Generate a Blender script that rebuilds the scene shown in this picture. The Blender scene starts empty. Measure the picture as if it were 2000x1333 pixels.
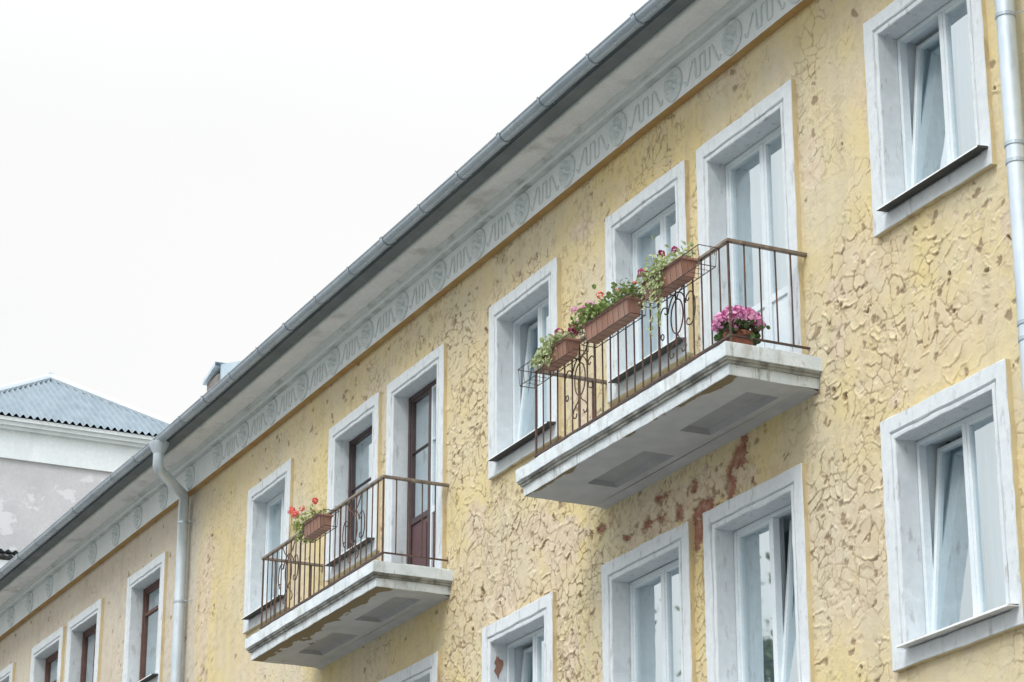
import bpy, math, random
import numpy as np
from mathutils import Vector, Matrix

# ------------------------------------------------------------------ camera, sky, sun, exposure
sc = bpy.context.scene
col = sc.collection
R = math.radians
cam_d = bpy.data.cameras.new('camera'); cam = bpy.data.objects.new('camera', cam_d); col.objects.link(cam)
cam.location = (0, -11.0, 1.6)
YAW, PITCH = 1.1217, 0.3516
cam.rotation_euler = (math.pi/2 + PITCH, 0, YAW)
cam_d.sensor_width = 36.0
cam_d.lens = 36.0*5077.36/2000.0
cam_d.clip_start = 0.1; cam_d.clip_end = 2000
sc.camera = cam

SUN_EL, SUN_AZ = R(52), R(150)      # azimuth measured clockwise from +Y
world = bpy.data.worlds.new('World'); sc.world = world; world.use_nodes = True
wn, wl = world.node_tree.nodes, world.node_tree.links
bg = wn['Background']
sky = wn.new('ShaderNodeTexSky'); sky.sky_type = 'NISHITA'; sky.sun_disc = False
sky.sun_elevation = SUN_EL; sky.sun_rotation = SUN_AZ
sky.air_density = 1.0; sky.dust_density = 3.0
cloud = wn.new('ShaderNodeTexNoise'); cloud.inputs['Scale'].default_value = 1.6; cloud.inputs['Detail'].default_value = 5
cr = wn.new('ShaderNodeValToRGB')
cr.color_ramp.elements[0].position = 0.3; cr.color_ramp.elements[0].color = (9.0, 9.05, 9.1, 1)
cr.color_ramp.elements[1].position = 0.75; cr.color_ramp.elements[1].color = (9.9, 9.9, 9.85, 1)
mixw = wn.new('ShaderNodeMix'); mixw.data_type = 'RGBA'; mixw.inputs[0].default_value = 0.86
tcw = wn.new('ShaderNodeTexCoord')
wl.new(tcw.outputs['Generated'], cloud.inputs['Vector'])
wl.new(cloud.outputs['Fac'], cr.inputs['Fac'])
wl.new(sky.outputs['Color'], mixw.inputs[6]); wl.new(cr.outputs['Color'], mixw.inputs[7])
sepw = wn.new('ShaderNodeSeparateXYZ'); wl.new(tcw.outputs['Generated'], sepw.inputs[0])
grad = wn.new('ShaderNodeMapRange'); grad.interpolation_type = 'SMOOTHSTEP'
grad.inputs[1].default_value = 0.40; grad.inputs[2].default_value = 0.85; wl.new(sepw.outputs['Z'], grad.inputs[0])
tint = wn.new('ShaderNodeMix'); tint.data_type = 'RGBA'
tint.inputs[6].default_value = (.70, .695, .675, 1); tint.inputs[7].default_value = (1.80, 1.94, 2.10, 1)
wl.new(grad.outputs[0], tint.inputs[0])
mul = wn.new('ShaderNodeMix'); mul.data_type = 'RGBA'; mul.blend_type = 'MULTIPLY'; mul.inputs[0].default_value = 1
wl.new(mixw.outputs[2], mul.inputs[6]); wl.new(tint.outputs[2], mul.inputs[7])
wl.new(mul.outputs[2], bg.inputs['Color'])
bg.inputs['Strength'].default_value = 0.1

sun_d = bpy.data.lights.new('sun', 'SUN'); sun = bpy.data.objects.new('sun', sun_d); col.objects.link(sun)
sun_d.energy = 1.3; sun_d.angle = R(25); sun_d.color = (1.0, 0.96, 0.9)
sdir = Vector((math.sin(SUN_AZ)*math.cos(SUN_EL), math.cos(SUN_AZ)*math.cos(SUN_EL), math.sin(SUN_EL)))
sun.rotation_euler = sdir.to_track_quat('Z', 'Y').to_euler()

sc.view_settings.view_transform = 'Standard'; sc.view_settings.look = 'None'
sc.view_settings.gamma = 1.0
sc.view_settings.exposure = 0.74
sc.cycles.max_bounces = 8; sc.cycles.transparent_max_bounces = 12

rng = random.Random(7)

# ------------------------------------------------------------------ numpy noise
def hsh(i, j, s):
    n = (i.astype(np.int64)*374761393 + j.astype(np.int64)*668265263 + s*1442695041) & 0xFFFFFFFF
    n = ((n ^ (n >> 13))*1274126177) & 0xFFFFFFFF
    n = ((n ^ (n >> 16))*2246822519) & 0xFFFFFFFF
    return ((n ^ (n >> 15)) & 0xFFFFFF)/float(0xFFFFFF)
def vnoise(x, y, s=0):
    i = np.floor(x); j = np.floor(y); fx = x-i; fy = y-j
    fx = fx*fx*(3-2*fx); fy = fy*fy*(3-2*fy)
    a = hsh(i, j, s); b = hsh(i+1, j, s); c = hsh(i, j+1, s); d = hsh(i+1, j+1, s)
    return (a*(1-fx)+b*fx)*(1-fy)+(c*(1-fx)+d*fx)*fy
def fbm(x, y, s=0, o=4):
    t = 0; a = 0.5
    for k in range(o):
        t = t+a*vnoise(x*2**k, y*2**k, s+k*17); a *= 0.5
    return t/(1-0.5**o)
def sstep(a, b, v):
    t = np.clip((v-a)/(b-a), 0, 1); return t*t*(3-2*t)
def voro(x, y, s):
    ix = np.floor(x); iy = np.floor(y)
    f1 = np.full(x.shape, 9.0); f2 = np.full(x.shape, 9.0)
    r1 = np.zeros(x.shape); r2 = np.zeros(x.shape); dx1 = np.zeros(x.shape); dy1 = np.zeros(x.shape)
    for a in (-1, 0, 1):
        for b in (-1, 0, 1):
            ci = ix+a; cj = iy+b
            px = ci+0.1+0.8*hsh(ci, cj, s); py = cj+0.1+0.8*hsh(ci, cj, s+1)
            dx = px-x; dy = py-y; d = np.sqrt(dx*dx+dy*dy)
            near = d < f1
            f2 = np.where(near, f1, np.minimum(f2, d))
            f1 = np.where(near, d, f1)
            r1 = np.where(near, hsh(ci, cj, s+2), r1); r2 = np.where(near, hsh(ci, cj, s+3), r2)
            dx1 = np.where(near, dx, dx1); dy1 = np.where(near, dy, dy1)
    return f1, (f2-f1)*0.5, r1, r2, dx1, dy1

SAGX = [-60, -43, -40, -37.5, -34.5, -32.6, -30, -27, -25, -22.5, -20, -18, -16, -5]
SAGZ = [.07, .065, .045, .018, 0, -.03, -.037, -.02, -.02, -.012, .01, .004, .01, .01]
def sag(x): return np.interp(x, SAGX, SAGZ)      # the old facade is not perfectly level

# ------------------------------------------------------------------ mesh builder
class MB:
    def __init__(s): s.v = []; s.f = []; s.mi = []; s.cur = 0
    def add(s, vs, fs):
        n = len(s.v); s.v += [tuple(p) for p in vs]
        s.f += [tuple(i+n for i in f) for f in fs]; s.mi += [s.cur]*len(fs); return s
    def box(s, x0, x1, y0, y1, z0, z1):
        vs = [(x0,y0,z0),(x1,y0,z0),(x1,y1,z0),(x0,y1,z0),(x0,y0,z1),(x1,y0,z1),(x1,y1,z1),(x0,y1,z1)]
        return s.add(vs, [(0,3,2,1),(4,5,6,7),(0,1,5,4),(1,2,6,5),(2,3,7,6),(3,0,4,7)])
    def cbox(s, x0, x1, y0, y1, z0, z1, b=0.006):
        # box with chamfered edges
        xs = (x0, x1); ys = (y0, y1); zs = (z0, z1)
        vs = []; idx = {}
        for i in (0,1):
            for j in (0,1):
                for k in (0,1):
                    sx = 1 if i == 0 else -1; sy = 1 if j == 0 else -1; sz = 1 if k == 0 else -1
                    for a in range(3):
                        p = [xs[i]+sx*b, ys[j]+sy*b, zs[k]+sz*b]
                        p[a] = (xs[i], ys[j], zs[k])[a]
                        idx[(i,j,k,a)] = len(vs); vs.append(p)
        fs = []
        for a in range(3):
            o = [q for q in range(3) if q != a]
            for e in (0,1):
                c = []
                for (p, q) in ((0,0),(1,0),(1,1),(0,1)):
                    k = [0,0,0]; k[a] = e; k[o[0]] = p; k[o[1]] = q; c.append(idx[(k[0],k[1],k[2],a)])
                fs.append(tuple(c))
        for a in range(3):          # edge along axis a
            o = [q for q in range(3) if q != a]
            for p in (0,1):
                for q in (0,1):
                    k0 = [0,0,0]; k0[a] = 0; k0[o[0]] = p; k0[o[1]] = q
                    k1 = list(k0); k1[a] = 1
                    fs.append((idx[(*k0,o[0])], idx[(*k1,o[0])], idx[(*k1,o[1])], idx[(*k0,o[1])]))
        for i in (0,1):
            for j in (0,1):
                for k in (0,1): fs.append((idx[(i,j,k,0)], idx[(i,j,k,1)], idx[(i,j,k,2)]))
        return s.add(vs, fs)
    def tube(s, pts, r, n=6, caps=True, closed=False):
        pts = [Vector(p) for p in pts]; m = len(pts); vs = []; fs = []
        rr = r if isinstance(r, (list, tuple)) else [r]*m
        up = None
        for i, p in enumerate(pts):
            if closed: t = pts[(i+1) % m]-pts[i-1]
            else: t = pts[min(i+1, m-1)]-pts[max(i-1, 0)]
            t.normalize()
            if up is None:
                up = Vector((0,0,1)) if abs(t.z) < .9 else Vector((0,1,0))
            a = t.cross(up)
            if a.length < 1e-5: a = t.cross(Vector((1,0,0)))
            a.normalize(); b = a.cross(t); b.normalize(); up = b
            for k in range(n):
                w = 2*math.pi*k/n; vs.append(p+a*math.cos(w)*rr[i]+b*math.sin(w)*rr[i])
        for i in range(m if closed else m-1):
            j = (i+1) % m
            for k in range(n):
                fs.append((i*n+k, i*n+(k+1) % n, j*n+(k+1) % n, j*n+k))
        if caps and not closed: fs += [tuple(range(n))[::-1], tuple((m-1)*n+k for k in range(n))]
        return s.add(vs, fs)
    def lathe(s, prof, c, n=20):
        vs = []; fs = []; m = len(prof)
        for (r, z) in prof:
            for k in range(n):
                w = 2*math.pi*k/n; vs.append((c[0]+r*math.cos(w), c[1]+r*math.sin(w), c[2]+z))
        for i in range(m-1):
            for k in range(n): fs.append((i*n+k, i*n+(k+1) % n, (i+1)*n+(k+1) % n, (i+1)*n+k))
        return s.add(vs, fs)
    def extrude_x(s, prof, xs):
        # open (y,z) polyline swept along x
        m = len(prof); vs = [(x, y, z) for x in xs for (y, z) in prof]; fs = []
        for i in range(len(xs)-1):
            for k in range(m-1): fs.append((i*m+k, i*m+k+1, (i+1)*m+k+1, (i+1)*m+k))
        return s.add(vs, fs)
    def build(s, name, mat, parent=None, sagged=True, smooth=False, jit=0.0):
        me = bpy.data.meshes.new(name)
        v = np.array(s.v, float)
        if jit:
            g = np.random.default_rng(len(v)); v = v+g.normal(0, jit, v.shape)
        if sagged: v[:, 2] += sag(v[:, 0])
        me.from_pydata(v.tolist(), [], s.f)
        mats = mat if isinstance(mat, (list, tuple)) else [mat]
        for q in mats: me.materials.append(q)
        if len(mats) > 1: me.polygons.foreach_set('material_index', s.mi)
        if smooth: me.polygons.foreach_set('use_smooth', [True]*len(me.polygons))
        me.update()
        o = bpy.data.objects.new(name, me); col.objects.link(o)
        if parent is not None: attach(o, parent)
        return o
def attach(o, parent):
    # meshes are laid out in world coordinates; only the Empties have a location
    o.parent = parent
    o.matrix_parent_inverse = Matrix.Translation(parent.location).inverted()
def tag(o, label=None, cat=None, group=None, kind=None):
    if label: o['label'] = label
    if cat: o['category'] = cat
    if group: o['group'] = group
    if kind: o['kind'] = kind
    return o
def thing(name, loc, label, cat, group=None):
    o = bpy.data.objects.new(name, None); o.location = loc; o.empty_display_size = 0.2; col.objects.link(o)
    return tag(o, label, cat, group)

# ------------------------------------------------------------------ materials
def mat(name):
    m = bpy.data.materials.new(name); m.use_nodes = True
    nt = m.node_tree; return m, nt.nodes, nt.links, nt.nodes['Principled BSDF']
def noise(n, l, scale, detail=4, vec=None, rough=.55, dist=0.0):
    t = n.new('ShaderNodeTexNoise'); t.inputs['Scale'].default_value = scale; t.inputs['Detail'].default_value = detail
    t.inputs['Roughness'].default_value = rough; t.inputs['Distortion'].default_value = dist
    if vec is not None: l.new(vec, t.inputs['Vector'])
    return t.outputs['Fac']
def ramp(n, l, fac, stops):
    r = n.new('ShaderNodeValToRGB'); e = r.color_ramp.elements
    while len(e) < len(stops): e.new(0.5)
    for q, (p, c) in zip(e, stops):
        q.position = p; q.color = (*c, 1) if len(c) == 3 else c
    l.new(fac, r.inputs['Fac']); return r.outputs['Color']
def mixc(n, l, fac, a, b, mode='MIX'):
    m = n.new('ShaderNodeMix'); m.data_type = 'RGBA'; m.blend_type = mode
    for s, v in ((0, fac), (6, a), (7, b)):
        if isinstance(v, (int, float)): m.inputs[s].default_value = v
        elif isinstance(v, tuple): m.inputs[s].default_value = (*v, 1)
        else: l.new(v, m.inputs[s])
    return m.outputs[2]
def objco(n, l, scale=(1,1,1)):
    t = n.new('ShaderNodeNewGeometry'); mp = n.new('ShaderNodeMapping'); mp.inputs['Scale'].default_value = scale
    l.new(t.outputs['Position'], mp.inputs['Vector']); return mp.outputs['Vector']
def bump(n, l, b, h, strength=.4, dist=.01):
    q = n.new('ShaderNodeBump'); q.inputs['Strength'].default_value = strength; q.inputs['Distance'].default_value = dist
    l.new(h, q.inputs['Height']); l.new(q.outputs['Normal'], b.inputs['Normal'])
def grey(v): return (v, v, v)

def mottled(name, c1, c2, rough=.85, s=6.0, stain=None, stain_s=3.0, stain_t=(.55,.7), bmp=.35, streak=True, stain_amt=.8, metal=0.0):
    m, n, l, b = mat(name)
    co = objco(n, l)
    f = noise(n, l, s, 6, co)
    c = ramp(n, l, f, [(.3, c1), (.7, c2)])
    f2 = noise(n, l, s*9, 3, co)
    c = mixc(n, l, ramp(n, l, f2, [(.35, grey(0)), (.75, grey(.35))]), c, tuple(x*.78 for x in c1))
    if stain:
        cs = objco(n, l, (1, 1, .28) if streak else (1,1,1))
        g = noise(n, l, stain_s, 7, cs, .65)
        c = mixc(n, l, ramp(n, l, g, [(stain_t[0], grey(0)), (stain_t[1], grey(stain_amt))]), c, stain)
    l.new(c, b.inputs['Base Color']); b.inputs['Roughness'].default_value = rough; b.inputs['Metallic'].default_value = metal
    if bmp: bump(n, l, b, noise(n, l, s*14, 5, co), bmp, .004)
    return m

# painted plaster: the flake relief is real geometry; the vertex mask says which coat of paint or brick lies bare
def wall_mat():
    m, n, l, b = mat('yellow_plaster')
    co = objco(n, l)
    at = n.new('ShaderNodeAttribute'); at.attribute_name = 'coat'
    sp = n.new('ShaderNodeSeparateColor'); l.new(at.outputs['Color'], sp.inputs['Color'])
    f = noise(n, l, .55, 5, co)
    yellow = ramp(n, l, f, [(.30, (.64,.515,.235)), (.46, (.62,.52,.275)), (.56, (.58,.51,.335)), (.70, (.54,.50,.39))])
    f2 = noise(n, l, 5.5, 6, co)
    yellow = mixc(n, l, ramp(n, l, f2, [(.4, grey(0)), (.72, grey(.5))]), yellow, (.66,.56,.36))
    f3 = noise(n, l, 22, 4, co)
    yellow = mixc(n, l, ramp(n, l, f3, [(.5, grey(0)), (.72, grey(.35))]), yellow, (.56,.45,.26))
    beige = ramp(n, l, noise(n, l, 2.5, 6, co), [(.33, (.50,.455,.37)), (.5, (.55,.50,.415)), (.68, (.46,.43,.375))])
    beige = mixc(n, l, ramp(n, l, noise(n, l, 9, 6, co), [(.55, grey(0)), (.66, grey(.55))]), beige, (.47,.39,.32))
    c = mixc(n, l, at.outputs['Alpha'], yellow, beige)
    wash = noise(n, l, .42, 6, objco(n, l, (1, 1, .8)), .6)
    c = mixc(n, l, ramp(n, l, wash, [(.48, grey(0)), (.64, grey(.6))]), c, (.57,.53,.435))
    # streaks of grime running down
    st = noise(n, l, 3.0, 6, objco(n, l, (1.6, 1, .12)))
    c = mixc(n, l, ramp(n, l, st, [(.50, grey(0)), (.70, grey(.55))]), c, (.47,.41,.29))
    sm = noise(n, l, 34, 5, objco(n, l, (1, 1, .7)), .7)
    c = mixc(n, l, ramp(n, l, sm, [(.58, grey(0)), (.72, grey(.4))]), c, (.38,.29,.17))
    primer = ramp(n, l, noise(n, l, 7, 5, co), [(.35, (.50,.405,.30)), (.5, (.59,.49,.38)), (.65, (.62,.55,.44))])
    c = mixc(n, l, sp.outputs['Green'], c, primer)
    brick = ramp(n, l, noise(n, l, 11, 5, co), [(.35, (.22,.10,.07)), (.5, (.33,.155,.11)), (.65, (.38,.27,.20))])
    c = mixc(n, l, sp.outputs['Blue'], c, brick)
    c = mixc(n, l, sp.outputs['Red'], c, (.20,.135,.065))
    l.new(c, b.inputs['Base Color']); b.inputs['Roughness'].default_value = .8
    b.inputs['Specular IOR Level'].default_value = .25
    bump(n, l, b, noise(n, l, 55, 6, co), .5, .005)
    return m
M_wall = wall_mat()
M_wallflat = mottled('yellow_render', (.60,.45,.2), (.66,.53,.3), s=1.5, stain=(.42,.33,.2), stain_s=1.0)
M_return = mottled('tan_paint', (.60,.50,.30), (.68,.585,.37), s=8, stain=(.3,.2,.1), stain_s=4)
M_trim = mottled('white_lime_paint', (.59,.64,.67), (.68,.725,.75), s=14, stain=(.40,.40,.40), stain_s=15, stain_t=(.57,.67), stain_amt=.75, bmp=.6)
M_frieze = mottled('frieze_paint', (.70,.755,.765), (.78,.82,.825), s=4, stain=(.62,.65,.63), stain_s=2.5, stain_t=(.55,.75), bmp=.3)
M_rosette = mottled('grimy_rosette', (.58,.645,.66), (.68,.735,.745), s=9, stain=(.40,.44,.45), stain_s=16, streak=False, stain_t=(.54,.68), stain_amt=.6)
M_relief = mottled('grimy_relief', (.56,.63,.64), (.67,.725,.735), s=14, stain=(.42,.46,.465), stain_s=9, streak=False)
M_cove = mottled('weathered_green_grey_paint', (.58,.63,.62), (.67,.71,.70), s=5, stain=(.27,.28,.25), stain_s=2.0)
M_soffit = mottled('soffit_concrete', (.72,.725,.72), (.82,.82,.81), s=3.0, stain=(.48,.47,.45), stain_s=1.6, stain_t=(.55,.68), streak=False, bmp=.5)
M_fascia = mottled('fascia_board', (.13,.155,.165), (.19,.215,.22), s=3, stain=(.12,.13,.13), stain_s=2)
M_drip = mottled('bounce_tan_drip', (.40,.25,.09), (.52,.36,.16), s=3, stain=(.42,.17,.06), stain_s=2.2, streak=False)  # frieze underside: yellow light off the wall put into the tan colour
def zinc(name, a, b_, rough, metal=.55):
    m, n, l, b = mat(name); co = objco(n, l)
    c = ramp(n, l, noise(n, l, 2.2, 6, co), [(.3, a), (.7, b_)])
    c = mixc(n, l, ramp(n, l, noise(n, l, 18, 5, objco(n, l, (1,1,.2))), [(.55, grey(0)), (.75, grey(.5))]), c, tuple(q*.6 for q in a))
    l.new(c, b.inputs['Base Color']); b.inputs['Metallic'].default_value = metal
    l.new(ramp(n, l, noise(n, l, 7, 4, co), [(.3, grey(rough-.1)), (.7, grey(rough+.12))]), b.inputs['Roughness'])
    return m
M_gutter = zinc('gutter_zinc', (.34,.415,.48), (.46,.53,.59), .34, .4)
M_pipe = zinc('downpipe_zinc', (.50,.585,.65), (.64,.72,.78), .42, .4)
M_sheet = zinc('blue_sheet_metal', (.42,.55,.64), (.55,.66,.74), .5, .3)
M_roof = mottled('fibre_cement_roof', (.40,.385,.37), (.54,.52,.50), s=5, stain=(.28,.27,.25), stain_s=3)
M_roof2 = mottled('blue_grey_roof', (.165,.21,.24), (.24,.29,.32), s=2.0, stain=(.22,.25,.27), stain_s=1.5, bmp=.2)
M_capr = mottled('ridge_cap', (.52,.59,.64), (.62,.68,.72), s=4, bmp=.1)
M_pvc = mottled('white_pvc', (.62,.70,.75), (.71,.775,.81), rough=.35, s=5, bmp=0, stain=(.60,.62,.62), stain_s=4, stain_t=(.6,.8), stain_amt=.4)
M_darkwood = mottled('dark_brown_frame', (.045,.028,.03), (.075,.045,.045), rough=.45, s=12, bmp=.2)
M_wine = mottled('wine_red_panel', (.075,.035,.04), (.11,.05,.055), rough=.45, s=6, bmp=.15)
M_redwood = mottled('red_brown_wood', (.085,.042,.034), (.135,.062,.046), rough=.6, s=9, stain=(.10,.05,.035), stain_s=6, bmp=.4)
M_sillmetal = mottled('sill_metal', (.62,.64,.65), (.74,.75,.75), rough=.45, s=8, bmp=0, stain=(.40,.35,.31), stain_s=5)
M_sillunder = mottled('shadow_sill_underside', (.045,.05,.05), (.085,.085,.08), rough=.8, s=9)  # shadow under the sill plate painted in as a near-black colour
M_iron = mottled('rusted_iron', (.055,.036,.03), (.105,.065,.05), rough=.7, s=30, stain=(.20,.085,.04), stain_s=9, stain_t=(.5,.7), streak=False, bmp=.5)
M_handrail = mottled('worn_handrail', (.13,.105,.085), (.27,.22,.175), rough=.6, s=14, stain=(.36,.29,.22), stain_s=8, stain_t=(.52,.66), streak=False, bmp=.3)
M_wire = mottled('brown_wire', (.05,.035,.03), (.09,.06,.05), rough=.5, s=30, bmp=0)
M_terra = mottled('terracotta_plastic', (.29,.145,.10), (.39,.21,.15), rough=.55, s=9, stain=(.30,.20,.16), stain_s=6, bmp=.15)
M_terradark = mottled('dark_terracotta', (.25,.085,.05), (.34,.12,.075), rough=.55, s=9, bmp=.15)
M_soil = mottled('soil', (.03,.022,.016), (.06,.045,.03), s=40, bmp=.8)
M_room = mottled('room_wall', (.50,.54,.56), (.56,.60,.62), s=2, bmp=0)
M_brickd = mottled('sooty_brick', (.17,.155,.15), (.26,.235,.225), s=9, stain=(.08,.07,.07), stain_s=5, streak=False)

def slab_mat():
    m, n, l, b = mat('balcony_paint'); co = objco(n, l)
    c = ramp(n, l, noise(n, l, 5, 6, co), [(.3, (.56,.63,.665)), (.7, (.70,.75,.775))])
    g = noise(n, l, 6, 8, objco(n, l, (1, 1, .5)), .7)
    c = mixc(n, l, ramp(n, l, g, [(.52, grey(0)), (.66, grey(.8))]), c, (.42,.43,.41))
    g2 = noise(n, l, 13, 8, objco(n, l, (1,1,.12)), .7)
    c = mixc(n, l, ramp(n, l, g2, [(.57, grey(0)), (.68, grey(.85))]), c, (.22,.20,.165))
    g3 = noise(n, l, 24, 6, co, .7)
    c = mixc(n, l, ramp(n, l, g3, [(.60, grey(0)), (.68, grey(.8))]), c, (.36,.36,.34))
    l.new(c, b.inputs['Base Color']); b.inputs['Roughness'].default_value = .85
    bump(n, l, b, noise(n, l, 40, 6, co), .6, .006); return m
M_slab = slab_mat()
M_groove = mottled('dark_groove', (.26,.27,.25), (.40,.41,.38), s=9, stain=(.10,.10,.09), stain_s=6, stain_t=(.45,.6))  # darker grey for the stepped mouldings below the slab's top band
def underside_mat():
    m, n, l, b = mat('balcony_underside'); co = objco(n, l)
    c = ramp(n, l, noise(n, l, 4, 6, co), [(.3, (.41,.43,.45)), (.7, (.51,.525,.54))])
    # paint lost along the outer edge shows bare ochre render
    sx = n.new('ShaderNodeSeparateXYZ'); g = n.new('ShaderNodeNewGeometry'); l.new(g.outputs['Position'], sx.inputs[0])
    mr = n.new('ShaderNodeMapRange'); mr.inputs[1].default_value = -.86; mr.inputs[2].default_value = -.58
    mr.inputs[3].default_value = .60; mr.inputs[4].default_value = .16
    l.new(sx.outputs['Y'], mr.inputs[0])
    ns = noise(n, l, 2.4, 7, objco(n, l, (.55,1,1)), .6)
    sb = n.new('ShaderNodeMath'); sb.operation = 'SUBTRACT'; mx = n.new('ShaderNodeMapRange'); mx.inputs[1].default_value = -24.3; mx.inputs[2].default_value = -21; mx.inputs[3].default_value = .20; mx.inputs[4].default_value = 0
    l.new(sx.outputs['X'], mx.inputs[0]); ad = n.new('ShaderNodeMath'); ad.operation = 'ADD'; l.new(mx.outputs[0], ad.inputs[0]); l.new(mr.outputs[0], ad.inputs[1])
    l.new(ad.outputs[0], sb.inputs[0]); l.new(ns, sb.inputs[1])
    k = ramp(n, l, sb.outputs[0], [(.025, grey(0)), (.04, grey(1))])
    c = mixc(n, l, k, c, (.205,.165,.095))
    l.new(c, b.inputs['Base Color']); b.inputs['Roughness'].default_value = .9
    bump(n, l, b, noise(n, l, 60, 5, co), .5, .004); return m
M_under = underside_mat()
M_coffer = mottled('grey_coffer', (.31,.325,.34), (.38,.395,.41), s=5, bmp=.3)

def glass_mat():
    m, n, l, b = mat('window_glass'); out = n['Material Output']
    tr = n.new('ShaderNodeBsdfTransparent'); tr.inputs[0].default_value = (.80,.91,.95,1)
    gl = n.new('ShaderNodeBsdfGlossy'); gl.inputs['Roughness'].default_value = .02; gl.inputs[0].default_value = (.87,.96,1,1)
    lw = n.new('ShaderNodeLayerWeight'); lw.inputs[0].default_value = .5
    fr = n.new('ShaderNodeMapRange'); fr.inputs[3].default_value = .46; fr.inputs[4].default_value = .95; l.new(lw.outputs['Facing'], fr.inputs[0])
    bp = n.new('ShaderNodeBump'); bp.inputs['Strength'].default_value = .05; bp.inputs['Distance'].default_value = .02
    l.new(noise(n, l, 2.2, 1, objco(n, l)), bp.inputs['Height'])
    l.new(bp.outputs[0], gl.inputs['Normal'])
    mx = n.new('ShaderNodeMixShader'); l.new(fr.outputs[0], mx.inputs[0]); l.new(tr.outputs[0], mx.inputs[1]); l.new(gl.outputs[0], mx.inputs[2])
    l.new(mx.outputs[0], out.inputs[0]); return m
M_glass = glass_mat()
def cloth_mat(name, c, tl=.35):
    m, n, l, b = mat(name); out = n['Material Output']
    d = n.new('ShaderNodeBsdfDiffuse'); t = n.new('ShaderNodeBsdfTranslucent')
    cc = ramp(n, l, noise(n, l, 30, 2, objco(n, l, (1,1,.05))), [(.3, tuple(q*.88 for q in c)), (.7, c)])
    l.new(cc, d.inputs[0]); l.new(cc, t.inputs[0])
    mx = n.new('ShaderNodeMixShader'); mx.inputs[0].default_value = tl
    l.new(d.outputs[0], mx.inputs[1]); l.new(t.outputs[0], mx.inputs[2]); l.new(mx.outputs[0], out.inputs[0]); return m
M_curtain = cloth_mat('white_net_curtain', (.88,.90,.92))
M_curtdark = cloth_mat('dark_blue_curtain', (.10,.16,.22))
M_curtblue = cloth_mat('blue_grey_curtain', (.34,.45,.52))
def leafy(name, c1, c2, s=25, tl=.3):
    m, n, l, b = mat(name); out = n['Material Output']
    cc = ramp(n, l, noise(n, l, s, 2, objco(n, l)), [(.35, c1), (.65, c2)])
    l.new(cc, b.inputs['Base Color']); b.inputs['Roughness'].default_value = .55
    t = n.new('ShaderNodeBsdfTranslucent'); l.new(cc, t.inputs[0])
    mx = n.new('ShaderNodeMixShader'); mx.inputs[0].default_value = tl
    l.new(b.outputs[0], mx.inputs[1]); l.new(t.outputs[0], mx.inputs[2]); l.new(mx.outputs[0], out.inputs[0]); return m
M_leaf = leafy('geranium_leaf', (.13,.20,.05), (.29,.37,.12))
M_leafpale = leafy('trailing_leaf', (.30,.38,.16), (.50,.54,.30))
M_leafyel = leafy('yellow_green_leaf', (.24,.30,.08), (.44,.46,.18))
M_leafdark = leafy('dark_leaf', (.02,.055,.012), (.06,.13,.03))
M_magenta = leafy('magenta_petal', (.33,.012,.10), (.50,.03,.20), 40)
M_pink = leafy('pink_petal', (.62,.16,.40), (.83,.40,.64), 45)
M_pinkhi = leafy('pale_pink_petal', (.74,.30,.52), (.90,.58,.76), 45)
M_salmon = leafy('coral_petal', (.75,.11,.10), (.85,.22,.18), 40)
M_stem = leafy('stem', (.16,.2,.06), (.24,.26,.1))
M_treeleaf = leafy('tree_leaf', (.035,.07,.012), (.09,.14,.03), .8)
M_bark = mottled('bark', (.16,.14,.12), (.34,.32,.29), s=6, stain=(.05,.045,.04), stain_s=5)
M_nwall = mottled('lilac_grey_render', (.47,.47,.475), (.56,.555,.56), s=1.6, stain=(.62,.62,.63), stain_s=1.2, stain_t=(.60,.615), streak=False, stain_amt=.9, bmp=.2)
M_ncorn = mottled('pale_cornice', (.70,.755,.755), (.78,.82,.82), s=1.2, stain=(.58,.62,.62), stain_s=1.0, bmp=.1)

# ------------------------------------------------------------------ ground and street (below the frame)
def sheet(name, x0, x1, y0, y1, z, m):
    o = MB().add([(x0,y0,z),(x1,y0,z),(x1,y1,z),(x0,y1,z)], [(0,1,2,3)]).build(name, m, sagged=False)
    o['kind'] = 'structure'; return o
M_grass = mottled('trodden_verge', (.085,.085,.07), (.13,.125,.105), s=3)
M_asph = mottled('asphalt', (.045,.045,.047), (.065,.065,.065), s=4)
M_pave = mottled('pavement_concrete', (.21,.208,.205), (.28,.275,.27), s=3, stain=(.15,.145,.14), stain_s=1)
sheet('ground', -400, 400, -400, 400, 0, M_grass)
sheet('road', -300, 300, -9.0, -3.2, .012, M_asph)
pv = MB(); pv.box(-300, 300, -3.2, -.02, .004, .13); pv.build('pavement', M_pave, sagged=False)['kind'] = 'structure'
pv = MB(); pv.box(-300, 300, -13.0, -9.0, .004, .13); pv.build('opposite_pavement', M_pave, sagged=False)['kind'] = 'structure'

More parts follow.
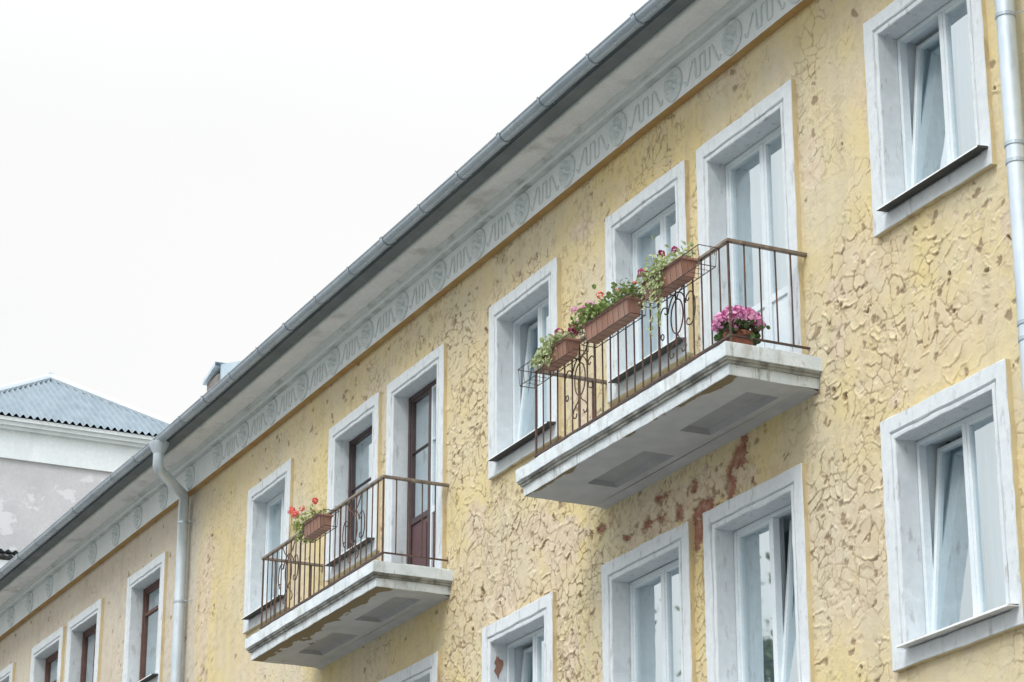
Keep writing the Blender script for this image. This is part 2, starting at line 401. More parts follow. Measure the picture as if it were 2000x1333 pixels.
# ------------------------------------------------------------------ the house
house = thing('apartment_house', (-28, 0, 0), 'long house of flaking yellow paint with pale window surrounds and two iron railed balconies', 'apartment building')
ZT, ZB, ZT2, ZB2 = 11.426, 9.526, 7.985, 6.0
SLAB_T, SLAB_B = 8.809, 8.548
OPEN = [   # x0, x1, z0, z1 of the surrounds
 ('A', -16.06, -14.46, ZB, ZT), ('B', -16.11, -14.47, ZB2, ZT2), ('C', -18.85, -17.20, SLAB_T, ZT), ('D', -20.64, -19.07, ZB, ZT),
 ('E', -23.29, -21.69, ZB, ZT), ('F', -26.03, -24.45, SLAB_T, ZT), ('G', -27.81, -26.27, ZB, ZT), ('H', -30.61, -29.08, ZB, ZT),
 ('I', -20.80, -19.16, ZB2, ZT2), ('J', -18.90, -17.27, ZB2, ZT2), ('K', -23.43, -21.83, ZB2, ZT2), ('L', -26.12, -24.54, ZB2, ZT2),
 ('M', -35.67, -33.96, ZB, ZT), ('N', -38.68, -36.95, SLAB_T, ZT), ('O', -40.72, -38.95, ZB, ZT), ('P', -43.60, -41.85, ZB, ZT)]

def wall_block(x0, x1, z0, z1, px):
    # px: ground sampling factor; columns widen with distance from the camera
    xs = [x1]
    while xs[-1] > x0: xs.append(xs[-1]-max(.009, .00055*abs(xs[-1]))*px)
    xs = np.array(xs[::-1]); nz = int((z1-z0)/(.0095*px)); zs = np.linspace(z0, z1, nz)
    X, Z = np.meshgrid(xs, zs)
    h, c = relief(X, Z)
    nx = len(xs)
    keep = np.ones((nz-1, nx-1), bool)
    xc = (xs[1:]+xs[:-1])/2; zc = (zs[1:]+zs[:-1])/2
    for _, a, b, u, w in OPEN:
        keep &= ~(((xc > a+.06) & (xc < b-.06))[None, :] & ((zc > u+.06) & (zc < w-.06))[:, None])
    ii = np.arange(nz*nx).reshape(nz, nx)
    q = np.stack([ii[:-1,:-1], ii[:-1,1:], ii[1:,1:], ii[1:,:-1]], -1)[keep]
    co = np.stack([X, -h, Z+sag(X)], -1).reshape(-1, 3)
    return co, q.reshape(-1, 4), c.reshape(-1, 4)

BRICK = [(-18.26,8.40,.12,.10),(-18.36,8.27,.15,.10),(-18.48,8.13,.24,.10),(-18.70,8.02,.12,.05),(-19.02,8.07,.18,.08),(-19.42,8.13,.20,.07),(-19.80,8.17,.22,.06),
         (-20.35,8.15,.16,.05),(-20.93,8.38,.20,.06),(-19.06,7.84,.09,.12),(-19.70,8.34,.14,.07),(-19.1,8.27,.12,.08)]
PINK = [(-15.95,8.12,.12,.07),(-21.55,7.3,.2,.25),(-19.3,8.2,1.2,.22),(-21.7,8.4,.55,.3),(-22.3,8.75,.4,.2),(-23.6,9.15,.3,.25),(-23.0,8.2,.4,.25),(-21.25,11.55,.25,.1),(-16.75,9.3,.12,.1),(-16.7,8.85,.12,.2),(-17.0,10.6,.15,.4),(-14.35,9.0,.15,.2),(-21.2,9.6,.25,.5),(-32.3,10.2,.25,1.2)]
WASH = [(-15.5,8.4,1.0,.35),(-16.3,9.3,.5,.5),(-23.1,8.5,1.2,.5),(-22.0,8.0,.6,.4),(-16.6,7.0,.5,.8),(-30.5,9.0,.8,.5)]
BUSY = [(-23.9,11.4,1.1,.35),(-23.7,10.2,.5,.9),(-21.0,11.6,.4,.3),(-22.4,9.1,.9,.6),(-21.6,7.4,.7,1.2),(-18.9,8.1,1.0,.35),(-16.6,7.2,.5,1.0),(-27.2,11.7,.9,.25),(-20.3,8.2,.9,.3),(-24.1,7.6,.5,.8),(-15.0,9.1,.7,.4),(-16.6,9.0,.4,.8),(-32.2,10.4,.35,1.6),(-23.5,8.1,.6,.6),(-29.3,8.5,.8,.4)]
def blobs(X, Z, L):
    t = np.zeros(X.shape)
    for (x, z, a, b) in L: t = np.maximum(t, 1-np.sqrt(((X-x)/a)**2+((Z-z)/b)**2)/1.6)
    return np.clip(t, 0, 1)
def relief(X, Z):
    wx = (fbm(X*3, Z*3, 3, 2)-.5)*.30+(fbm(X*16, Z*16, 7, 3)-.5)*.05; wz = (fbm(X*3, Z*3, 5, 2)-.5)*.30+(fbm(X*16, Z*16, 8, 3)-.5)*.05
    left = sstep(-32.45, -32.75, X+(fbm(X*3, Z*3, 9)-.5)*.25)
    bb = blobs(X, Z, BUSY)
    busy = np.clip(sstep(.50, .74, fbm(X*.8, Z*.8, 21, 5))*.6+bb*1.0, 0, 1)
    near = sstep(-18.5, -16, X)
    craq = np.clip(sstep(.36, .58, fbm(X*.9+5, Z*.6, 23, 4))*.85+.25*near+bb*.4, .12, 1)*(1-.5*left)*(.35+.65*sstep(-29.5, -25.5, X+(fbm(X*.7, Z*.7, 25)-.5)*3))
    h = (fbm(X*1.3, Z*1.3, 31)-.5)*.02+(fbm(X*9, Z*9, 33)-.5)*.004+(fbm(X*24, Z*24, 35)-.5)*.003
    # big plates of paint, curling along part of their rim
    f1, e, r1, r2, dx, dy = voro((X+wx)/.135, (Z+wz)/.115, 41)
    em = e*.125
    phi = r2*2*math.pi
    dn = np.sqrt(dx*dx+dy*dy)+1e-6
    side = sstep(.35, .95, .5+.5*(dx*np.cos(phi)+dy*np.sin(phi))/dn)
    curl = np.clip(r1*1.35-.3, 0, 1)
    h = h+np.clip(1-em/.026, 0, 1)**1.5*curl*side*(.012+.008*busy)*craq
    crack = (1-sstep(.002, .007, em))*sstep(.43, .58, fbm(X*4.2, Z*4.2, 51)+busy*.08)*craq
    h = h-crack*.006
    # finer scales, standing upright, away from the right hand end
    k1, ke, t1, t2, kx, ky = voro((X+wx*.8)/.085, (Z+wz*.8)/.12, 45)
    kn = np.sqrt(kx*kx+ky*ky)+1e-6
    fine = (1-.75*near)*(.45+.55*sstep(-29.5, -25.5, X+(fbm(X*.7, Z*.7, 25)-.5)*3))*np.clip(.2+1.7*sstep(.42, .62, fbm(X*1.3+2, Z*1.1, 27, 4)), 0, 1)
    kd = ke*.1
    ks = sstep(.4, .95, .5+.5*(kx*np.cos(t2*6.28)+ky*np.sin(t2*6.28))/kn)
    h = h+np.clip(1-kd/.026, 0, 1)**2*np.clip(t1*1.5-.4, 0, 1)*ks*.012*fine
    fc = (1-sstep(.001, .006, kd))*sstep(.50, .64, fbm(X*5, Z*5, 53))*fine
    crack = np.maximum(crack, fc*.95); h = h-fc*.005
    speck = sstep(.62, .70, fbm(X*20, Z*15, 57, 3))*np.clip(.1+fine, 0, 1)
    h = h-speck*.004
    # small flecks and chips
    w2 = (fbm(X*14, Z*14, 61)-.5)*.09; w3 = (fbm(X*14, Z*14, 63)-.5)*.09
    g1, e2, s1, s2, ex, ey = voro((X+w2)/.070, (Z+w3)/.055, 71)
    em2 = e2*.062
    pr = .012+.13*busy**1.6
    chip = (s1 < pr)*sstep(.002, .007, em2)
    en = np.sqrt(ex*ex+ey*ey)+1e-6
    side2 = sstep(.35, .95, .5+.5*(ex*np.cos(s2*6.28)+ey*np.sin(s2*6.28))/en)
    lip = (s1 >= pr)*(s1 < pr+.12)*np.clip(1-em2/.016, 0, 1)**1.5*side2*(.003+.006*busy)
    h = h+lip-chip*.006
    # scattered deep pits
    p1, pe, q1, q2, _, _ = voro((X+w2*1.5)/.23, (Z+w3*1.5)/.21, 81)
    pt = (q1 < .02+.11*busy)
    pit = pt*(1-sstep(.05, .13, p1*(1.2-.6*q2)))
    h = h-pit*.020+pt*np.exp(-((p1-.16)/.05)**2)*.008
    # bare patches down to brick
    nb = fbm(X*8, Z*8, 91, 5)
    bm = blobs(X, Z, BRICK)
    bq = bm-.50+(nb-.5)*2.3
    br = sstep(.0, .05, bq)*(bm > 0)
    rim = np.exp(-(bq/.05)**2)*(bm > .0)
    h = h*(1-br)-br*.018+rim*(1-br)*.022
    pm = blobs(X, Z, PINK)
    pk = np.clip(sstep(.0, .1, pm-fbm(X*7, Z*7, 95, 5)*.8)*.75, 0, 1)
    ws = sstep(.05, .5, blobs(X, Z, WASH)-fbm(X*2.5, Z*2.5, 99, 5)*.45+.1)*.42
    gen = sstep(.60, .68, fbm(X*3.1, Z*3.1, 97, 5))*.35
    c = np.zeros(X.shape+(4,))
    c[..., 0] = np.clip(np.maximum(np.maximum(crack*(.85-.25*near), speck*.3), np.maximum(pit*.85, chip*(s2 < .55)*.7)), 0, 1)*(1-br*.7)
    c[..., 1] = np.clip(np.maximum(chip*.75, np.maximum(np.maximum(pk, ws), gen)), 0, 1)
    c[..., 2] = br
    c[..., 3] = left
    h = np.where(left > .5, h*.8, h)
    return np.clip(h, -.04, .045), c

def build_wall():
    V = []; F = []; Cc = []; n = 0
    for blk in ((-45.0, -31.0, 10.0, 12.06, 1.15), (-31.0, -22.0, 7.3, 12.06, 1.0), (-22.0, -12.6, 5.4, 12.06, 1.0)):
        v, f, c = wall_block(*blk); V.append(v); F.append(f+n); Cc.append(c); n += len(v)
    for blk in ((-45.0, -31.0, .12, 10.0, 4), (-31.0, -22.0, .12, 7.3, 4), (-22.0, -12.6, .12, 5.4, 4), (-12.6, -4, .12, 12.06, 4), (-56, -45, .12, 12.06, 5)):
        v, f, c = wall_block(*blk); V.append(v); F.append(f+n); Cc.append(c); n += len(v)
    V = np.concatenate(V); F = np.concatenate(F); Cc = np.concatenate(Cc)
    me = bpy.data.meshes.new('wall')
    me.vertices.add(len(V)); me.vertices.foreach_set('co', V.astype(np.float32).ravel())
    me.loops.add(F.size); me.loops.foreach_set('vertex_index', F.astype(np.int32).ravel())
    me.polygons.add(len(F)); me.polygons.foreach_set('loop_start', np.arange(0, F.size, 4, dtype=np.int32))
    me.update(calc_edges=True)
    at = me.attributes.new('coat', 'FLOAT_COLOR', 'POINT'); at.data.foreach_set('color', Cc.astype(np.float32).ravel())
    me.materials.append(M_wall)
    o = bpy.data.objects.new('wall', me); col.objects.link(o); attach(o, house); return o
wall_o = build_wall()
# gable and rear walls of the same house
mb = MB(); mb.box(-56, -4, .6, 10.6, 0, 12.3)
# hollow shell: only sides and back are kept (the front stays the flaking wall)
mb.f = [f for k, f in enumerate(mb.f) if k in (3, 4, 5)]; mb.mi = mb.mi[:3]
mb.box(-56, -55.8, 0, .6, 0, 12.3); mb.box(-4.2, -4, 0, .6, 0, 12.3)
mb.build('gable_and_rear_wall', M_wallflat, house, sagged=False)

XS = list(np.arange(-56.0, -3.9, .5))
# frieze with rosettes and scrolled relief
fr = MB(); fr.extrude_x([(.02,12.025),(-.095,12.025)], XS); fr.cur = 1; fr.extrude_x([(-.095,12.025),(-.095,12.376)], XS)
frieze = fr.build('frieze', [M_drip, M_frieze], house)
RX = [-14.74,-15.84,-16.95,-18.056,-19.144,-20.237,-21.336,-22.372,-23.44,-24.458,-25.496,-26.522,-27.559,-28.588,-29.66,-30.693,-31.706,-32.829,-33.975,-35.132,-36.193,-37.344,-38.479,-39.671,-40.82,-41.96,-43.1,-44.2]
rs = random.Random(3)
for i, x in enumerate(RX):
    m = MB(); yb = -.097; zc = 12.205
    ring = [(x+.152*math.cos(a), yb-.006, zc+.152*math.sin(a)) for a in np.linspace(0, 2*math.pi, 28, endpoint=False)]
    m.tube(ring, .016, 6, closed=True)
    m.lathe([(.148,.0),(.146,.016),(.138,.018),(.02,.006)], (0,0,0), 24)
    for q in range(len(m.v)-96, len(m.v)):
        px, py, pz = m.v[q]; m.v[q] = (x+px, yb-pz, zc+py)
    for k in range(6):
        a = k*math.pi/3+.5; cx, cz = x+.074*math.cos(a), zc+.074*math.sin(a)
        vs = [(cx, yb-.075, cz)]; fs = []
        for t in range(10):
            b = t*2*math.pi/10; lx, lz = .064*math.cos(b), .034*math.sin(b)
            vs.append((cx+lx*math.cos(a)-lz*math.sin(a), yb-.006, cz+lx*math.sin(a)+lz*math.cos(a)))
        for t in range(10): fs.append((0, 1+(t+1) % 10, 1+t))
        m.add(vs, fs)
    m.lathe([(.034,0),(.03,.02),(.018,.032),(.001,.036)], (0,0,0), 10)
    for q in range(len(m.v)-40, len(m.v)):
        px, py, pz = m.v[q]; m.v[q] = (x+px, yb-.012-pz, zc+py)
    m.build('rosette', M_rosette, frieze, smooth=False, jit=.0015)
    if i+1 < len(RX):
        x2 = RX[i+1]; mid = (x+x2)/2; w = abs(x2-x)
        u = w*.30
        if mid < -32: continue       # the far wing has rosettes only
        pts = [(-1,-.06),(-.97,-.10),(-.88,-.10),(-.78,-.04),(-.60,.07),(-.56,.095),(-.42,.095),(-.40,.07),(-.40,-.07),(-.37,-.10),(-.17,-.10),(-.14,-.07),(-.14,.08),(-.11,.10),(.11,.10),(.14,.08),(.14,-.07),(.17,-.10),(.37,-.10),(.40,-.07),(.40,.07),(.42,.095),(.56,.095),(.60,.07),(.78,-.04),(.88,-.10),(.97,-.10),(1,-.06)]
        g = MB()
        g.tube([(mid+q*u, -.099, 12.195+z) for q, z in pts], .0115, 5)
        g.build('relief_scroll', M_relief, frieze, jit=.0012)
# cornice: cove, soffit and fascia
cv = MB()
cv.extrude_x([(-.09,12.376),(-.150,12.380),(-.165,12.385)], XS)
cv.cur = 1; cv.extrude_x([(-.165,12.385),(-.172,12.395),(-.172,12.425)], XS)
cv.cur = 0; cv.extrude_x([(-.172,12.425),(-.20,12.43),(-.235,12.465)], XS)
cv.build('cove_moulding', [M_cove, M_frieze], house)
sf = MB(); xs2 = list(np.arange(-56, -3.9, .12))
sf.extrude_x([(-.23,12.455),(-.30,12.456),(-.38,12.455),(-.47,12.452)], xs2)
sf.build('soffit', M_soffit, house, jit=.0022)
fa = MB(); fa.extrude_x([(-.465,12.45),(-.487,12.445),(-.492,12.452),(-.492,12.475)], XS)
fa.cur = 1; fa.extrude_x([(-.492,12.475),(-.50,12.478),(-.632,12.482)], XS); fa.extrude_x([(-.632,12.482),(-.625,12.60),(-.60,12.64)], XS)
fa.build('fascia', [M_cove, M_fascia], house)
# corrugated roof sheets, the edge overhanging the gutter
rf = MB(); nx = int(52/.177*6); rxs = np.linspace(-56, -4, nx)
vs = []; rows = [(-.735,12.566),(-.72,12.574),(1.0,13.43),(3.0,14.38),(5.4,15.5)]
for (y, z) in rows:
    for x in rxs:
        k = math.floor(x/1.06); vs.append((x, y-.012*rs.random()*(y < -.71)+.01*math.sin(k*5.1), z+.024*math.sin(x/.177*2*math.pi)+.008*math.sin(k*3.7)))
fs = [(r*nx+i, r*nx+i+1, (r+1)*nx+i+1, (r+1)*nx+i) for r in range(len(rows)-1) for i in range(nx-1)]
rf.add(vs, fs)
e0 = len(rf.v); rf.add([(x, -.742, z-.012) for (x, y, z) in vs[:nx]], []); rf.add([], [])
rf.f += [(i, e0+i, e0+i+1, i+1) for i in range(nx-1)]; rf.mi += [0]*(nx-1)
rf.add([(-56,5.4,15.5),(-4,5.4,15.5),(-4,11.4,12.6),(-56,11.4,12.6)], [(0,1,2,3)])
roof = rf.build('roof', M_roof, house)
ch = MB(); ch.box(-37.03, -36.5, 1.5, 2.3, 13.2, 15.1); ch.cur = 1
ch.add([(-37.08,1.44,15.08),(-36.5,1.44,15.23),(-36.5,2.36,15.23),(-37.08,2.36,15.08),(-37.08,1.44,15.14),(-36.5,1.44,15.29),(-36.5,2.36,15.29),(-37.08,2.36,15.14)],
       [(0,3,2,1),(4,5,6,7),(0,1,5,4),(2,3,7,6),(3,0,4,7)])
ch.cur = 2
ch.add([(-36.5,1.53,13.2),(-35.3,1.53,13.2),(-35.3,2.27,13.2),(-36.5,2.27,13.2),(-36.5,1.53,15.26),(-35.3,1.53,14.95),(-35.3,2.27,14.95),(-36.5,2.27,15.26)],
       [(0,3,2,1),(4,5,6,7),(0,1,5,4),(1,2,6,5),(2,3,7,6),(3,0,4,7)])
ch.build('chimney', [M_brickd, M_sheet, M_sheet], roof)
# half round gutter with straps
gm = MB(); gy, gz, gr = -.742, 12.515, .068
prof = [(gy+gr*math.cos(a), gz+gr*math.sin(a)) for a in np.linspace(0, -math.pi, 13)]
lipc = [(gy-gr-.012+.0, gz+.008),(gy-gr-.006, gz+.016),(gy-gr+.006, gz+.012)]
gm.extrude_x(prof+lipc, XS); gm.extrude_x([(y*1.0-(.0), z) for (y, z) in [(gy+(gr-.004)*math.cos(a), gz+.004+(gr-.004)*math.sin(a)) for a in np.linspace(-math.pi, 0, 13)]], XS)
gutter = gm.build('gutter', M_gutter, house, smooth=True)
for i, x in enumerate(np.arange(-45, -12, .98)):
    s_ = MB(); x = x+rs.uniform(-.08, .08); w_ = .022 if i % 3 else .05
    w_ *= 1.3; p2 = [(gy+(gr+.008)*math.cos(a), gz+(gr+.008)*math.sin(a)) for a in np.linspace(.0, -math.pi, 13)]
    s_.extrude_x([(-.50, 12.50)] * (i % 2)+p2+[(gy-gr-.016, gz+.02)], [x-w_/2, x+w_/2])
    s_.build('gutter_strap', M_gutter, gutter)
# downpipes
M_pipe2 = zinc('dull_zinc', (.34,.41,.46), (.47,.54,.59), .42, .5)
def downpipe(pts, r, rings, label, pm=None):
    pm = pm or M_pipe
    m = MB(); m.tube(pts, r, 20, caps=False)
    m.lathe([(r*1.9,.0),(r*1.75,-.05),(r*1.02,-.16)], (pts[0][0], pts[0][1], pts[0][2]-.02), 20)
    p = m.build('downpipe', pm, house, smooth=True); p['label'] = label
    for (x, y, z) in rings:
        k = MB(); k.lathe([(r+.001,-.016),(r+.007,-.014),(r+.007,.014),(r+.001,.016)], (x, y, z), 20)
        k.tube([(x+r*.7, y+.02, z), (x+r+.12, y+.10, z), (x+r+.12, .03, z)], .005, 5)
        k.build('pipe_clamp', M_pipe2, p, smooth=False)
    return p
px, py = -33.02, -.115
low = [(px+(px+33.0)*0, py, z) for z in (.3, 4, 8, 11.0, 11.78)]
downpipe([(-32.30,gy,12.49),(-32.30,gy,12.14),(-32.33,gy+.03,12.10),(-32.95,-.16,11.99),(px,py,11.94)]+low[::-1][1:], .072,
         [(px,py,11.60),(px,py,10.48),(px,py,9.3)], 'grey downpipe left of the left balcony with a dog leg under the gutter')
pxr = -14.065
downpipe([(pxr+.0,gy,12.49),(pxr,gy,12.3),(pxr+.01,gy+.03,12.22),(pxr,-.24,11.98),(pxr,-.135,11.86)]+[(pxr,-.13,z) for z in (11.7, 9, 6, 3, .3)], .072,
         [(pxr,-.13,10.55),(pxr,-.13,9.50),(pxr,-.13,9.36),(pxr,-.13,8.10),(pxr,-.13,7.98)], 'pale downpipe at the right end of the facade')

# ------------------------------------------------------------------ windows
def rect_ring(mb, r0, r1, y0, y1, mi, sub=.12, bottom=True):
    """quads between two rectangles (x0,x1,z0,z1), subdivided along each side"""
    def loop(r):
        x0, x1, z0, z1 = r; L = []
        n1 = max(1, int(1.5/sub)); n2 = max(1, int(1.9/sub))
        for k in range(n1): L.append((x0+(x1-x0)*k/n1, z0))
        for k in range(n2): L.append((x1, z0+(z1-z0)*k/n2))
        for k in range(n1): L.append((x1-(x1-x0)*k/n1, z1))
        for k in range(n2): L.append((x0, z1-(z1-z0)*k/n2))
        return L, n1
    a, n1 = loop(r0); b, _ = loop(r1); n = len(a)
    mb.cur = mi; fs = []
    for k in range(n):
        if not bottom and k < n1: continue
        j = (k+1) % n; fs.append((k, j, n+j, n+k))
    mb.add([(x, y0, z) for x, z in a]+[(x, y1, z) for x, z in b], fs)
def inset(r, d, door=False):
    x0, x1, z0, z1 = r; return (x0+d, x1-d, z0+(0 if door else d), z1-d)

def make_surround(parent, r, door=False):
    m = MB()
    prof = [(0,.03,None),(0,-.045,1),(.006,-.052,0),(.122,-.052,0),(.128,-.046,0),(.134,-.030,0),(.146,-.030,0),(.150,-.046,0),(.156,-.050,0),(.182,-.048,0),(.19,-.040,0),(.19,.145,0)]
    for (d0, y0, _), (d1, y1, mi) in zip(prof, prof[1:]):
        rect_ring(m, inset(r, d0, door), inset(r, d1, door), y0, y1, mi, bottom=not door)
    # weld-free jitter: identical positions get identical offsets
    v = np.array(m.v)
    key = np.round(v*500).astype(int)
    wob = 1.5*(vnoise(key[:,0]*.013+key[:,2]*.017, key[:,2]*.019-key[:,0]*.005, 5)-.5)*.009+(hsh(key[:,0], key[:,2], 9)-.5)*.006
    fl = wob*(np.abs(v[:,1]+.05) < .012); v[:, 0] += fl; v[:, 2] += fl
    m.v = [tuple(p) for p in v]
    return m.build('surround', [M_trim, M_return], parent)

def frame_mb(m, r, w, y0, y1, bars=(), vbars=(), bw=None):
    """rectangular frame of member width w with cross bars; r = x0,x1,z0,z1"""
    x0, x1, z0, z1 = r; bw = bw or w
    m.cbox(x0, x0+w, y0, y1, z0, z1, .004); m.cbox(x1-w, x1, y0, y1, z0, z1, .004)
    m.cbox(x0+w, x1-w, y0+.002, y1-.002, z0, z0+w, .004); m.cbox(x0+w, x1-w, y0+.002, y1-.002, z1-w, z1, .004)
    for z in bars: m.cbox(x0+w, x1-w, y0+.004, y1-.004, z-bw/2, z+bw/2, .003)
    for x in vbars: m.cbox(x-bw/2, x+bw/2, y0+.004, y1-.004, z0+w, z1-w, .003)
    return m
def tilt(v, zb, yb, a):
    return [(x, yb+(y-yb)*math.cos(a)+(z-zb)*math.sin(a), zb+(z-zb)*math.cos(a)-(y-yb)*math.sin(a)) for (x, y, z) in v]
def sash(parent, r, y, fm, w=.045, a=0.0, bars=(), panel=None, bw=.02, pm=None, glazed=True):
    m = frame_mb(MB(), r, w, y, y+.055, bars, bw=bw)
    if a: m.v = tilt(m.v, r[2], y, a)
    s_ = m.build('sash', fm, parent)
    zb = r[2]+w
    if panel:
        q = MB(); q.cbox(r[0]+w+.002, r[1]-w-.002, y+.020, y+.042, r[2]+w, panel-.03, .003)
        q.cbox(r[0]+w+.05, r[1]-w-.05, y+.010, y+.020, r[2]+w+.06, panel-.09, .004)
        q.build('door_panel', pm or fm, parent)
        q = MB(); q.cbox(r[0]+w, r[1]-w, y+.004, y+.051, panel-.035, panel+.035, .004); q.build('lock_rail', fm, parent)
        zb = panel+.035
    if glazed:
        g = MB(); yy = y+.028
        g.add([(r[0]+w-.003,yy,zb-.003),(r[1]-w+.003,yy,zb-.003),(r[1]-w+.003,yy,r[3]-w+.003),(r[0]+w-.003,yy,r[3]-w+.003)], [(0,1,2,3)])
        if a: g.v = tilt(g.v, r[2], y, a)
        g.build('pane', M_glass, parent)
def curtain(parent, x0, x1, z0, z1, y, m, seed=0, amp=.022, gather=0.0):
    r_ = random.Random(seed); n = 64; nz = 8; c = MB(); vs = []
    ph = [r_.uniform(0, 6.28) for _ in range(4)]
    for j in range(nz+1):
        z = z0+(z1-z0)*j/nz; g = 1-gather*math.sin(math.pi*j/nz)
        for i in range(n+1):
            u = i/n; x = x0+(x1-x0)*u*g
            yy = y+amp*(math.sin(u*38+ph[0]+.4*math.sin(j*.7))+.6*math.sin(u*71+ph[1])+.4*math.sin(u*15+ph[2]))
            vs.append((x, yy, z))
    c.add(vs, [(j*(n+1)+i, j*(n+1)+i+1, (j+1)*(n+1)+i+1, (j+1)*(n+1)+i) for j in range(nz) for i in range(n)])
    return c.build('curtain', m, parent, smooth=True)
def room(parent, r):
    m = MB(); x0, x1, z0, z1 = r; x0 -= .5; x1 += .5; z0 -= .3; z1 += .35
    m.add([(x0,.56,z0),(x1,.56,z0),(x1,2.6,z0),(x0,2.6,z0),(x0,.56,z1),(x1,.56,z1),(x1,2.6,z1),(x0,2.6,z1)], [(0,1,2,3),(4,7,6,5),(1,5,6,2),(3,7,4,0),(2,6,7,3)])
    # inner face of the outside wall round the opening
    a = (x0, x1, z0, z1); rect_ring(m, a, r, .56, .56, 0, sub=1); rect_ring(m, r, r, .56, .146, 1, sub=1)
    return m.build('room_interior', [M_room, M_pvc], parent)

def make_window(name, key, style, label=None, **k):
    _, x0, x1, z0, z1 = next(o for o in OPEN if o[0] == key)
    door = style.endswith('door')
    fm = {'white': M_pvc, 'brown': M_darkwood, 'red': M_redwood}[style.split('_')[0]]
    op = inset((x0, x1, z0, z1), .19, door)
    if not door: op = (op[0], op[1], z0+.165, op[3])
    if door: op = (op[0], op[1], z0+.05, op[3])
    xm = (op[0]+op[1])/2
    gap = .004
    fr_ = (op[0]+gap, op[1]-gap, op[2], op[3]-gap)
    m = MB(); w = k.get('fw', .036)
    frame_mb(m, fr_, w, .14, .215, vbars=[xm] if k.get('mull', True) else (), bw=k.get('mw', .05), bars=k.get('fbars', ()))
    win = m.build(name, fm, house)
    if label: win['label'] = label
    make_surround(win, (x0, x1, z0, z1), door)
    if not door:
        s_ = MB(); zs = z0+.165
        xx = np.linspace(x0+.205, x1-.03, 9)
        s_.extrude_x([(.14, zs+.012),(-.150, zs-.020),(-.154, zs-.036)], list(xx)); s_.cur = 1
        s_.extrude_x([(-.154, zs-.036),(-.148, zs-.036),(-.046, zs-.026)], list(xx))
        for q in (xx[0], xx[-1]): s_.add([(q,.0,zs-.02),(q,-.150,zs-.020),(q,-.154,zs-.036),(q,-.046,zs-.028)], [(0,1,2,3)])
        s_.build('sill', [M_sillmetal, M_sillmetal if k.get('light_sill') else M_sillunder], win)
    room(win, op)
    a0, a1 = (fr_[0]+w-.006, xm-.025+.006), (xm+.025-.006, fr_[1]-w+.006)
    zb, zt = fr_[2]+w-.006, fr_[3]-w+.006
    kw = dict(bars=[zb+(zt-zb)*q for q in k.get('bars', ())], bw=k.get('bbw', .02), panel=k.get('panel'), pm=k.get('pm'))
    tl = k.get('tilt', (0, 0))
    if k.get('mull', True):
        kw['w'] = k.get('sw', .036)
        sash(win, (*a0, zb, zt), .152, k.get('sm', fm), a=tl[0], **kw)
        sash(win, (*a1, zb, zt), .152, k.get('sm2', k.get('sm', fm)), a=tl[1], **kw)
    else:
        kw['w'] = k.get('sw', .036); sash(win, (fr_[0]+w, fr_[1]-w, zb, zt), .152, fm, **kw)
    for (f0, f1, cm, yy, seed) in k.get('curt', ()):
        curtain(win, op[0]+(op[1]-op[0])*f0, op[0]+(op[1]-op[0])*f1, op[2]-.02, op[3]+.05, yy, cm, seed)
    return win
T = R(6.0)
full = lambda s, y=.27: (-.05, 1.05, M_curtain, y, s)
make_window('window', 'A', 'white', 'white window at the top right with its left sash tilted in', tilt=(T, 0), curt=[(.5, 1.1, M_curtain, .265, 1), (.02, .62, M_curtblue, .40, 8)])
make_window('window', 'B', 'white', 'white window at the lower right with its left sash tilted in', light_sill=True, tilt=(T, 0), curt=[(.5, 1.1, M_curtain, .265, 2), (.02, .62, M_curtdark, .40, 3)])
make_window('balcony_door', 'C', 'white_door', 'white double balcony door behind the pink flower pot', panel=9.70, curt=[full(4, .265)])
make_window('window', 'D', 'white', None, curt=[full(5, .265)])
make_window('window', 'E', 'white', 'white window left of the right balcony with its left sash tilted in', tilt=(T, 0), curt=[(.5, 1.1, M_curtain, .265, 6), (.02, .62, M_curtblue, .40, 13)])
make_window('balcony_door', 'F', 'brown_door', 'dark brown balcony door with a wine red lower panel', panel=9.74, pm=M_wine, fw=.05, mw=.05, bars=(.72,), bbw=.012, curt=[full(7, .265)], sm2=M_pvc)
make_window('window', 'G', 'brown', 'dark brown framed window on the left balcony', mull=False, fw=.04, bars=(.60,), sw=.02, bbw=.010, curt=[full(8, .265)])
make_window('window', 'H', 'white', None, curt=[full(9, .265)])
make_window('window', 'I', 'white', None, curt=[(-.05, 1.05, M_curtain, .265, 10)])
make_window('window', 'J', 'white', 'white window under the right balcony with its right sash tilted in', tilt=(0, T), curt=[(-.05, .48, M_curtain, .265, 11)])
w_k = make_window('window', 'K', 'white', 'white window with a patch of bare brick in its left reveal', tilt=(T, 0), curt=[(.5, 1.05, M_curtain, .265, 12), (.02, .62, M_curtdark, .45, 5)])
g = random.Random(5); m = MB(); cy_, cz_ = .05, ZT2-.42
pts = [(cy_+(.042+g.uniform(-.015,.02))*math.cos(t), cz_+(.10+g.uniform(-.04,.04))*math.sin(t)) for t in np.linspace(0, 2*math.pi, 26, endpoint=False)]
m.add([(-23.43+.1935, cy_, cz_)]+[(-23.43+.1935, min(y, .138), z) for y, z in pts], [(0, 1+k, 1+(k+1) % 26) for k in range(26)])
m.build('bare_brick_patch', mottled('bare_brick', (.22,.11,.08), (.34,.19,.14), s=12, stain=(.4,.33,.3), stain_s=8), w_k)
make_window('window', 'L', 'white', None, curt=[])
make_window('window', 'M', 'red', 'red brown wooden window beside the left downpipe', mull=False, fw=.055, fbars=(), bars=(.76,), bbw=.05, curt=[(.0, 1.0, M_curtain, .6, 13)])
make_window('balcony_door', 'N', 'red_door', 'red brown wooden door between two brown windows', panel=9.8, fw=.06, curt=[])
